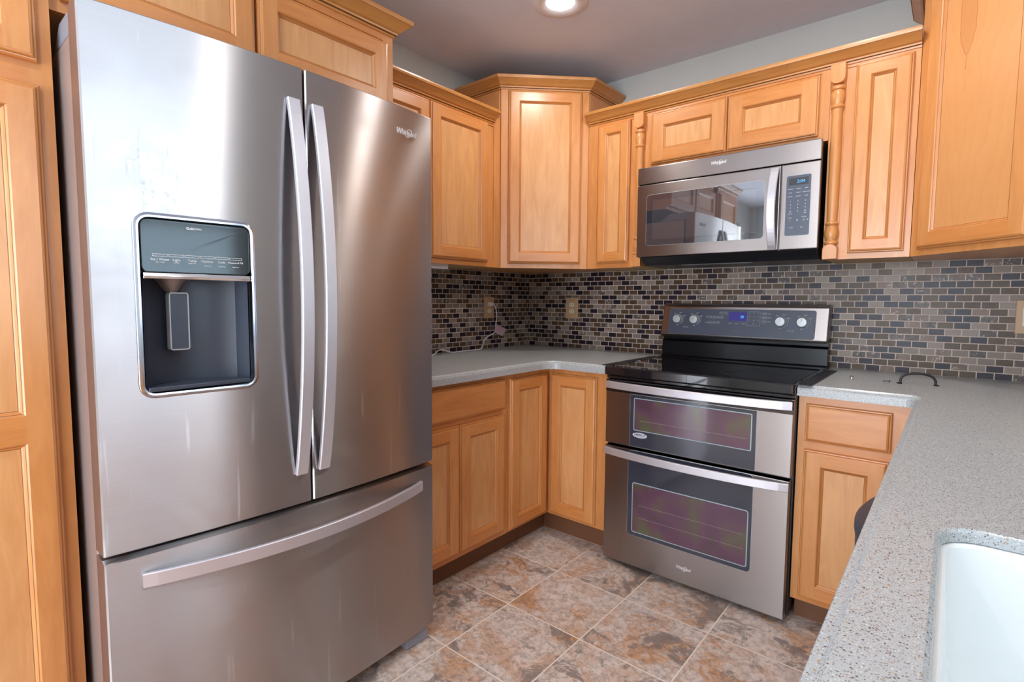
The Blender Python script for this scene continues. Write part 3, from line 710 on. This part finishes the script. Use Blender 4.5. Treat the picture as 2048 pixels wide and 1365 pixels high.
mb = MB(); lv = rrect(T(.7645), T(.7235), 1.058, 1.191, .006, n=3)
mb.rings([[(x, yc+.060, z) for x, z in lv], [(x, yc+.040, z) for x, z in lv], [(x, yc+.038, z) for x, z in rrect(T(.7645), T(.7235), 1.058, 1.191, .006, n=3, i=.001)],
          [(x, yc+.038, z) for x, z in rrect(T(.7645), T(.7235), 1.058, 1.191, .006, n=3, i=.0025)], [(x, yc+.040, z) for x, z in rrect(T(.7645), T(.7235), 1.058, 1.191, .006, n=3, i=.003)]], [1, 1, 1, 1], True, True, 0)
mb.build('paddle', [m_char, m_silver], dp, 'L')
# dispenser print
sm = lambda x, y, z: (x, yd(x, .0009)+y, z)
mb = MB(); zt = 1.268
text_mb(mb, 'Gold', .0075, T(.721), 0, 1.333, align='RIGHT', smap=sm, bold=.0002); text_mb(mb, 'SERIES', .0055, T(.7205), 0, 1.3328, align='LEFT', smap=sm)
mb.build('series_print', m_white, dp, 'L'); mb = MB()
labs = ['Ice / Water', 'Light', 'Temp', 'Options', 'Lock', 'Measured Fill']
for i, s_ in enumerate(labs):
    xa = T(.802)+i*.0305; xb = xa+.029
    for q in ((xa, xb, zt, zt+.0008), (xa, xb, zt+.0045, zt+.0053), (xa, xa+.0008, zt, zt+.005), (xb-.0008, xb, zt, zt+.005)):
        a, b, c, d = q; mb.add([sm(a, 0, c), sm(b, 0, c), sm(b, 0, d), sm(a, 0, d)], [(0, 1, 2, 3)])
    text_mb(mb, s_, .0075 if i < 5 else .0062, (xa+xb)/2, 0, zt-.0065, smap=sm)
for i, s_ in ((0, 'filter status'), (1, 'on/dim'), (2, 'hold 3 sec'), (3, 'hold 3 sec'), (4, 'hold 3 sec'), (5, 'hold 3 sec')):
    text_mb(mb, s_, .0036, T(.802)+i*.0305+.0145, 0, zt-.0125-(.004 if i > 2 else 0), smap=sm)
mb.build('dispenser_print', m_white, dp, 'L')
# badge lettering
def whirl(parent, x, z, width, y, frame, mat, smap=None, name='brand_lettering'):
    mb = MB(); text_mb(mb, 'Whirlpool', width*.27, x, y, z, ext=.001, shear=.15, wscale=.86, bold=.0006, smap=smap)
    swoosh(mb, x+width*.08, z-width*.01, y-.001, width*.17, width*.15, smap=smap)
    return mb.build(name, mat, parent, frame)
whirl(rd, T(.112), 1.692, .082, 0, 'L', m_badge, smap=lambda x, y, z: (x, fx(x, .0012)+y, z))
# hinge covers, feet, base grille
for xx in (FR0+.005, FR1-.075):
    MB().prism([(-.775, 1.740), (-.70, 1.7685), (-.60, 1.7685), (-.55, 1.7215), (-.705, 1.7215), (-.705, 1.7685-.0), (-.775, 1.7690)][::-1] if 0 else [(-.715, 1.7695), (-.60, 1.7695), (-.53, 1.7215), (-.7115, 1.7215)], xx, xx+.07, 'x').build('hinge_cover', m_grey, fr, 'L', bevel=.003)
MB().box(FR0+.05, FR1-.11, -.742, -.70, .022, .0485).build('base_grille', m_grey, fr, 'L', bevel=.002)
for a, b in ((T(.11), T(.022)), (FR0+.022, FR0+.11)):
    MB().prism([(-.772, .0485), (-.772, .004), (-.76, 0), (-.64, 0), (-.64, .0345), (-.70, .0345), (-.70, .0485)], a, b, 'x').build('foot', m_grey, fr, 'L', bevel=.002)

# ------------------------------------------------------------------ range
rg = thing('range', 'freestanding stainless double oven range with black glass cooktop', 'range', (1.325, -.33, 0))
RX0, RX1 = .951, 1.7025
MB().box(RX0, RX1, -.61, -.035, .03, .852).build('body', m_black, rg)
MB().box(RX0+.01, RX1-.01, -.56, -.05, 0, .03).build('plinth', m_black, rg)
mb = MB()    # cooktop: rounded lip with a slightly sunk glass
co_ = [rrect(.9455, 1.7045, -.662, -.045, .012, n=3, i=i) for i in (0.004, 0, 0, .003, .010, .014, .016)]
zc = [.853, .856, .886, .8905, .8915, .8905, .8885]
mb.rings([[(x, y, z) for x, y in lo] for lo, z in zip(co_, zc)], [0]*6, True, True, 1, smooth=False)
ck = mb.build('cooktop', [m_blackg, m_blackg], rg)
m_burn = plain('burner_marks', (.055, .05, .055), .2)
for bx, by, br in ((1.12, -.50, .105), (1.52, -.49, .115), (1.12, -.22, .08), (1.52, -.22, .08), (1.325, -.20, .055)):
    MB().rings([[(bx+q*math.cos(a), by+q*math.sin(a), .8887) for a in [k*2*PI/48 for k in range(48)]] for q in (br, br-.002)], [0], False, False).build('burner_ring', m_burn, ck)
# backguard
MB().prism([(-.078, .8525), (-.078, .893), (-.070, .897), (-.066, .900), (-.064, .972), (-.060, .976), (-.050, .978), (-.046, .982), (-.046, 1.004), (-.012, 1.004), (-.012, .8525)], .9465, 1.7035, 'x').build('back_riser', plain('black_enamel', (.006, .006, .008), .22, Specular_IOR_Level=.22), rg, bevel=.001)
MB().prism([(-.110, 1.000), (-.105, 1.004), (-.020, 1.02), (-.012, 1.004)][::-1], .957, 1.703, 'x').build('vent_gap', m_black, rg)
cs = MB().prism([(-.104, 1.0045), (-.108, 1.012), (-.078, 1.150), (-.070, 1.160), (-.055, 1.166), (-.030, 1.166), (-.014, 1.150), (-.014, 1.0245)], .956, 1.7045, 'x').build('console', m_st2, rg, bevel=.004, seg=3)
def cz(z, d=0):    # front face of the console at height z
    s = (z-1.012)/(1.150-1.012); return -.108+.030*s-d
mb = MB()
for dd, ii, mm in ((.0015, 0, 0),):
    lo = rrect(.994, 1.656, 1.0145, 1.139, .010, n=4)
    mb.rings([[(x, cz(z, .0), z) for x, z in rrect(.994, 1.656, 1.0145, 1.139, .010, n=4, i=-.0015)], [(x, cz(z, .0018), z) for x, z in lo], [(x, cz(z, .001), z) for x, z in rrect(.994, 1.656, 1.0145, 1.139, .010, n=4, i=.001)]], [1, 0], False, True, 0)
cp = mb.build('control_panel', [m_pad, m_silver], rg)
mb = MB(); mb.add([(1.289, cz(1.086, .0015), 1.086), (1.3705, cz(1.086, .0015), 1.086), (1.3705, cz(1.128, .0015), 1.128), (1.289, cz(1.128, .0015), 1.128)], [(0, 1, 2, 3)])
mb.build('display', m_blue2, cp)
smc = lambda x, y, z: (x, cz(z, .0018)+y, z)
mb = MB(); text_mb(mb, '20', .016, 1.350, 0, 1.105, smap=smc); mb.build('display_digits', m_blue, cp)
for i, kx in enumerate((1.042, 1.128, 1.520, 1.607)):
    kz = 1.089; ky = cz(kz, .001)
    kb = MB().lathe([(.0235, 0), (.0235, -.004), (.0205, -.007), (.0200, -.024), (.0190, -.0265), (.002, -.0270)], (kx, ky, kz), 'y', 32).build('knob', m_silver, cp)
    MB().box(kx-.0006, kx+.0006, ky-.0276, ky-.0268, kz+.003, kz+.018).build('pointer', m_black, kb)
def flush():
    global mb
    mb.build('panel_print', m_white, cp); mb = MB()
mb = MB()
for kx in (1.042, 1.128, 1.520, 1.607):
    pts = [(kx+.0285*math.cos(math.radians(a)), cz(1.089+.0285*math.sin(math.radians(a)), .0015), 1.089+.0285*math.sin(math.radians(a))) for a in range(40, -90, -10)]
    mb.tube(pts, .0004, 4)
    for s_, a in (('OFF', 125), ('LOW', 75), ('HIGH', 30), ('MED', -95)): text_mb(mb, s_, .0052, kx+.034*math.cos(math.radians(a)), 0, 1.089+.031*math.sin(math.radians(a)), smap=smc)
    flush()
for s_, x in (('Front   Rear', 1.085), ('Front   Rear', 1.563)): text_mb(mb, s_, .0052, x, 0, 1.049, smap=smc); flush()
def outl(x0, x1, z0, z1):
    for a, b, c, d in ((x0, x1, z0, z0+.0004), (x0, x1, z1-.0004, z1), (x0, x0+.0004, z0, z1), (x1-.0004, x1, z0, z1)):
        mb.add([smc(a, 0, c), smc(b, 0, c), smc(b, 0, d), smc(a, 0, d)], [(0, 1, 2, 3)])
for r0, zz in enumerate((1.101, 1.075)):
    if r0: flush()
    text_mb(mb, ('UPPER', 'LOWER')[r0], .0048, 1.187, 0, zz, smap=smc)
    for i, s_ in enumerate(('BAKE', 'BROIL', 'WARM', 'CONV')[:4-r0]): text_mb(mb, s_, .0045, 1.206+i*.0165, 0, zz, smap=smc)
    outl(1.197, 1.264-.0165*r0, zz-.006, zz+.006)
flush()
for x in (1.253, 1.274): text_mb(mb, 'TIME', .0045, x, 0, 1.122, smap=smc); outl(x-.009, x+.009, 1.1165, 1.1275)
flush()
for i, s_ in enumerate(('LIGHT', 'CLEAN', 'CANCEL')): text_mb(mb, s_, .0045, 1.298+i*.030, 0, 1.073, smap=smc)
flush(); outl(1.374, 1.430, 1.066, 1.131)
for i, s_ in enumerate('1234567890'):
    text_mb(mb, s_, .0065, 1.384+(i % 3)*.018 if i < 9 else 1.402, 0, 1.124-.0165*(i//3), smap=smc)
flush()
for i, (a, b) in enumerate((('OVEN', 'LIGHT'), ('START', 'CANCEL'), ('SET', 'CLOCK'))):
    text_mb(mb, a, .0048, 1.447, 0, 1.122-.018*i, smap=smc); text_mb(mb, b, .0048, 1.468, 0, 1.122-.018*i, smap=smc)
    outl(1.438, 1.4565, 1.116-.018*i, 1.128-.018*i)
mb.build('panel_print', m_white, cp)
# oven doors
YD = -.647
def panel_slab(x0, x1, z0, z1, y0, y1, mat, name, parent, bevel=.003): return MB().box(x0, x1, y0, y1, z0, z1).build(name, mat, parent, bevel=bevel)
def glass_rect(x0, x1, z0, z1, r, y, mat, name, parent, th=.0015, rim=None, rw=.0012):
    mb = MB(); lo = rrect(x0, x1, z0, z1, r, n=4)
    mb.rings([[(x, y, z) for x, z in lo], [(x, y-th, z) for x, z in lo], [(x, y-th-.0003, z) for x, z in rrect(x0, x1, z0, z1, r, n=4, i=rw)]], [1 if rim else 0]*2, False, True, 0)
    return mb.build(name, [mat, rim or mat], parent)
panel_slab(.953, 1.701, .8375, .8495, YD+.002, -.6105, m_blackg, 'vent_trim', rg, .002)
ud = panel_slab(.951, 1.7005, .550, .8335, YD, -.6115, m_st2, 'upper_oven_door', rg)
glass_rect(1.069, 1.5815, .553, .779, .004, YD, m_pane, 'glass_front', ud, rim=m_silver)
panel_slab(.9512, 1.7003, .780, .8330, YD-.0012, YD-.0001, m_blackg, 'top_band', ud, .0005)
glass_rect(1.088, 1.5655, .624, .765, .006, YD-.0018, m_iri, 'oven_window', ud, th=.0008, rim=m_rimb, rw=.0035)
ldo = panel_slab(.951, 1.6975, .022, .538, YD, -.6115, m_st2, 'lower_oven_door', rg)
glass_rect(1.067, 1.5785, .160, .5365, .016, YD, m_pane, 'glass_front', ldo, rim=m_silver)
glass_rect(1.089, 1.5655, .177, .397, .010, YD-.0018, m_iri, 'oven_window', ldo, th=.0008, rim=m_rimb, rw=.0035)
mb = MB()
for zz in (.30, .245): mb.box(1.12, 1.55, YD-.0034, YD-.0028, zz, zz+.0012)
mb.build('rack_line', plain('rack_wire', (.30, .26, .24), .4), ldo)
MB().box(1.12, 1.55, YD-.0034, YD-.0028, .668, .6692).build('rack_line', plain('rack_wire_upper', (.30, .26, .24), .4), ud)
def hhandle(x0, x1, zc_, y0, bow, parent, mat, hw=.0155):
    pts = []
    for i in range(25):
        s = i/24; pts.append((x0+(x1-x0)*s, y0-.010-bow*math.sin(PI*s)**.7, zc_))
    return MB().bar(pts, hw, .008, (0, 0, 1)).build('handle', mat, parent)
hhandle(.962, 1.697, .812, YD, .036, ud, m_sthx); hhandle(.958, 1.696, .518, YD, .036, ldo, m_sthx)
mb = MB().rings([[(1.118+a_*math.cos(t_), YD-q, .6055+b_*math.sin(t_)) for t_ in [k*2*PI/32 for k in range(32)]] for a_, b_, q in ((.033, .0115, .0016), (.033, .0115, .0021))], [0], False, True, 0)
stk = mb.build('america_sticker', plain('sticker_silver', (.62, .66, .74), .4), ud)
mb = MB(); text_mb(mb, 'AMERICA', .0125, 1.118, YD-.0023, .607, ext=.0001, bold=.0002); mb.box(1.103, 1.133, YD-.0024, YD-.0022, .5985, .5993); mb.build('sticker_print', plain('navy_print', (.01, .015, .06), .5), stk)
whirl(ldo, 1.323, .0885, .063, YD-.0002, 'B', m_badge)
# heat-proof gap covers between range and worktops
for a, b, lab in ((.9145, .9448, 'black gap cover strip at the left edge of the range cooktop'), (1.7055, 1.752, 'black gap cover strip at the right edge of the range cooktop')):
    tag(MB().box(a, b, -.655 if a > 1 else -.625, -.125, .8885, .8912).build('gap_cover', m_black, bevel=.0008), lab, 'gap cover')

# ------------------------------------------------------------------ microwave
mw = thing('microwave', 'stainless over the range microwave with blue clock reading 2:04', 'microwave', (1.316, -.2, 1.345))
MX0, MX1, MY = .937, 1.6965, -.366
MB().box(MX0+.003, MX1-.003, -.343, -.004, 1.385, 1.7985).build('body', m_st2, mw, bevel=.002)
MB().prism([(-.355, 1.3845), (-.325, 1.360), (-.30, 1.347), (-.01, 1.347), (-.004, 1.3845)], MX0+.018, MX1-.004, 'x').build('underside', m_black, mw, bevel=.002)
MB().box(1.13, 1.44, -.29, -.25, 1.3455, 1.3468).build('hood_lamp', m_grey, mw)
tp = MB().box(MX0, MX1, MY, -.3435, 1.7225, 1.7995).build('top_panel', m_st2, mw, bevel=.003)
whirl(tp, 1.311, 1.770, .066, MY-.0002, 'B', m_badge)
md_ = MB().box(MX0, 1.5565, MY, -.3435, 1.386, 1.7185).build('door', m_st2, mw, bevel=.003)
m_mwg = plain('microwave_glass', (.030, .036, .052), .05, Coat_Weight=1.0, Coat_Roughness=.01, Coat_IOR=2.2)
m_mwi = plain('microwave_inner_glass', (.055, .055, .068), .04, Coat_Weight=1.0, Coat_Roughness=.01, Coat_IOR=2.2)
wn_ = glass_rect(.985, 1.502, 1.4355, 1.671, .014, MY, m_mwg, 'door_window', md_, rim=m_silver)
glass_rect(1.018, 1.470, 1.462, 1.643, .003, MY-.0018, m_mwi, 'mesh_screen', md_, th=.0002)
pts = [(1.538, MY-.004-.048*math.sin(PI*i/20)**.8, 1.390+(1.708-1.390)*i/20) for i in range(21)]
MB().bar(pts, .0155, .005, (1, 0, 0)).build('handle', m_sth, md_)
pn = MB().box(1.5605, MX1, MY, -.3435, 1.386, 1.7185).build('control_panel', m_st2, mw, bevel=.003)
glass_rect(1.5795, 1.668, 1.438, 1.673, .007, MY, m_pad, 'keypad', pn, rim=m_silver)
MB().box(1.589, 1.658, MY-.0024, MY-.0015, 1.635, 1.662).build('display', m_black, pn)
mb = MB(); text_mb(mb, '2:04', .0165, 1.632, MY-.0026, 1.648, ext=.0001); mb.build('display_digits', m_blue, pn)
mb = MB(); Y_ = MY-.0020
def tx(s_, x, z, sz=.0045): text_mb(MB(), s_, sz*.9, x, Y_, z, ext=.0001).build('key_label', m_white, pn)
for r0, row in enumerate((('POPCORN', 'POTATO', 'PIZZA'), ('COOK', 'REHEAT', 'COOK POWER'), ('SOFTEN', 'DEFROST', 'TIMER'))):
    for c0, s_ in enumerate(row): tx(s_, 1.596+c0*.028, 1.620-r0*.0145, .0047)
for i, s_ in enumerate('123456789'): tx(s_, 1.598+(i % 3)*.026, 1.572-(i//3)*.013, .0080)
tx('0', 1.624, 1.533, .0080); tx('O', 1.598, 1.533, .0090); tx('O', 1.650, 1.533, .0090); tx('ADD 30', 1.598, 1.524, .0045); tx('HOLD', 1.650, 1.525, .0040)
tx('START', 1.598, 1.508, .0050); tx('CANCEL', 1.647, 1.510, .0050); tx('>', 1.598, 1.497, .0090); tx('88', 1.624, 1.498, .0070); tx('O', 1.647, 1.498, .0080); tx('88', 1.660, 1.498, .0055)
tx('LIGHT', 1.604, 1.470, .0052); tx('FAN', 1.640, 1.470, .0052)

# ------------------------------------------------------------------ small things
def outlet(frame, x, z, label, y=0, w=.088, used=False):
    t = thing('wall_outlet', label, 'outlet', (x, y, z-.06), frame)
    pl = MB().box(x-w/2, x+w/2, y-.006, y-.0002, z-.063, z+.063).build('cover_plate', m_beige, t, frame, bevel=.0025)
    for dz_ in (-.0195, .0195):
        s = MB().rings([[(x+.0170*math.cos(a), y-q, z+dz_+max(-.0135, min(.0135, .0170*math.sin(a)))) for a in [k*2*PI/28 for k in range(28)]] for q in (.0055, .0078)], [0], False, True, 0).build('socket', m_ivory, t, frame)
        MB().box(x-.0075, x-.0055, y-.0082, y-.0076, z+dz_-.001, z+dz_+.008).box(x+.0055, x+.0075, y-.0082, y-.0076, z+dz_-.001, z+dz_+.008).box(x-.002, x+.002, y-.0082, y-.0076, z+dz_-.010, z+dz_-.006).build('slot', m_black, s, frame)
    return t
outlet('L', -.388, 1.132, 'tan wall outlet with a white cord plugged in, left of the corner')
outlet('B', .334, 1.131, 'tan wall outlet with two empty sockets, between the corner and the range')
t = thing('wall_outlet', 'wide tan wall plate at the right edge of the photo', 'outlet', (2.345, 0, 1.06))
MB().box(2.287, 2.403, -.006, -.0002, 1.066, 1.190).build('cover_plate', m_beige, t, bevel=.0025)
for xx in (2.322, 2.368): MB().box(xx-.0165, xx+.0165, -.0085, -.0055, 1.095, 1.161).build('rocker', m_ivory, t, bevel=.001)
# cord
t = thing('power_cord', 'white power cord plugged into the outlet and trailing along the counter', 'cord', (-.45, -.02, .889), 'L')
MB().box(-.404, -.374, -.026, -.0085, 1.142, 1.163).build('plug', m_wire, t, 'L', bevel=.004, seg=3)
def spline(pts, n=8):
    out = []; P_ = [Vector(p) for p in pts]; P_ = [P_[0]*2-P_[1]]+P_+[P_[-1]*2-P_[-2]]
    for i in range(1, len(P_)-2):
        for k in range(n):
            s = k/n; a, b, c, d = P_[i-1], P_[i], P_[i+1], P_[i+2]
            out.append(.5*((2*b)+(c-a)*s+(2*a-5*b+4*c-d)*s*s+(3*b-a-3*c+d)*s**3))
    out.append(P_[-2]); return out
cpts = [(-.378, -.018, 1.154), (-.358, -.018, 1.150), (-.340, -.016, 1.120), (-.331, -.014, 1.070), (-.338, -.012, 1.030), (-.350, -.012, .982), (-.405, -.012, .962), (-.442, -.012, .937), (-.453, -.012, .905),
        (-.475, -.016, .8915), (-.54, -.030, .8915), (-.66, -.035, .8915), (-.72, -.030, .8915), (-.76, -.012, .905), (-.80, -.014, .905), (-.86, -.05, .8915), (-.93, -.075, .8915), (-1.05, -.07, .8915), (-1.2, -.05, .8915)]
MB().tube(spline(cpts), .0035, 8).build('wire', m_wire, t, 'L')
mb = MB(); q4 = [(-.338, 1.033), (-.243, .998), (-.281, .957), (-.357, .985)]
mb.prism(q4, -.0175, -.0165, 'y'); tgo = mb.build('warning_tag', m_tag, t, 'L')
mb = MB()
for k in range(5):
    s = .14+.16*k; a = Vector(q4[0]).lerp(Vector(q4[3]), s); b = Vector(q4[1]).lerp(Vector(q4[2]), s); c = a.lerp(b, .08); d = a.lerp(b, .62)
    mb.add([(c.x, -.0177, c.y), (d.x, -.0177, d.y), (d.x, -.0177, d.y-.0015), (c.x, -.0177, c.y-.0015)], [(0, 1, 2, 3)])
mb.build('tag_print', plain('tag_ink', (.55, .25, .36), .5), tgo, 'L')
# under-cabinet light
t = thing('under_cabinet_light', 'slim grey light fixture under the wall cabinet beside the refrigerator', 'light fixture', (-1.2, -.2, 1.32), 'L')
MB().box(-1.42, -.955, -.262, -.185, 1.322, 1.3525).build('housing', m_wire, t, 'L', bevel=.003)
MB().box(-1.41, -.965, -.252, -.195, 1.3205, 1.3225).build('lens', m_grey, t, 'L')
# loose cabinet hardware on the worktop
t = thing('cabinet_pull', 'loose black arched cabinet pull lying on the right countertop', 'handle', (2.025, -.345, ZK))
pa, pb = Vector((1.972, -.352, ZK)), Vector((2.084, -.336, ZK)); dpv = pb-pa
pts = [pa+dpv*(.06+.88*(.5-.5*math.cos(PI*i/16)))+Vector((0, 0, .004+.036*math.sin(PI*i/16)**.62)) for i in range(17)]
MB().tube(pts, .0042, 10).build('grip', m_iron, t)
for e_, s_ in ((pa, 1), (pb, -1)):
    c = e_+dpv.normalized()*s_*.004; MB().lathe([(.001, 0), (.0085, 0), (.0088, .002), (.006, .0042), (.001, .005)], tuple(c), seg=16).build('foot_pad', m_iron, t)
for (sx, sy), (ex, ey), lab in (((1.929, -.345), (1.947, -.343), 'small black screw lying on the right countertop beside the cabinet pull'),):
    mb = MB().tube([(sx, sy, ZK+.0035), (ex, ey, ZK+.0035)], .0012, 8).lathe([(.001, -.0015), (.0042, -.0012), (.0042, .001), (.001, .002)], (ex, ey, ZK+.0045), 'x', 14).lathe([(.001, -.001), (.003, 0), (.001, .001)], (sx, sy, ZK+.0032), 'x', 12)
    tag(mb.build('screw', m_iron), lab, 'screw')
tag(MB().lathe([(.004, 0), (.005, .003), (.003, .006), (.007, .009), (.008, .012), (.005, .015), (.001, .016)], (1.833, -.368, ZK), seg=16).build('small_knob', m_chrome), 'tiny shiny metal knob on the countertop right of the range', 'knob')
# waste bin by the sink run
mb = MB(); cy = -1.03
def D(k, z): return [(2.052-(.108*k)*math.sin(a), cy+.255*(.9+.1*k)*math.cos(a), z) for a in [i*PI/20 for i in range(21)]]
mb.rings([D(.90, 0), D(.97, .30), D(1.0, .598), D(1.03, .600), D(1.03, .612), D(.95, .622), D(.55, .630)], [0]*6, True, True, 0, smooth=False)
tag(mb.build('waste_bin', m_char), 'dark grey rounded bin half hidden behind the sink countertop edge', 'bin')
# recessed lights: the first is in view, the others are added
for i, (lx, ly) in enumerate(LAMPS):
    lab = ['round recessed ceiling light above the left corner, glowing', 'added round recessed ceiling light in front of the range, out of view', 'added round recessed ceiling light above the sink run, out of view', 'added round recessed ceiling light over the open floor, out of view'][i]
    t = thing('recessed_light', lab, 'ceiling light', (lx, ly, ZC-.02))
    MB().lathe([(.114, 0), (.113, -.004), (.098, -.010), (.084, -.010), (.062, -.004), (.058, -.001)], (lx, ly, ZC-.0005), seg=40, cap=False).build('trim_ring', m_ring, t)
    MB().lathe([(.0575, -.0035), (.03, -.005), (.001, -.0055)], (lx, ly, ZC-.0005), seg=32).build('lens', m_lamp, t)
    area('lamp_light', (lx, ly, ZC-.012), (0, 0, 0), .11, .11, LAMP_W, (1.0, .95, .89), shape='DISK')
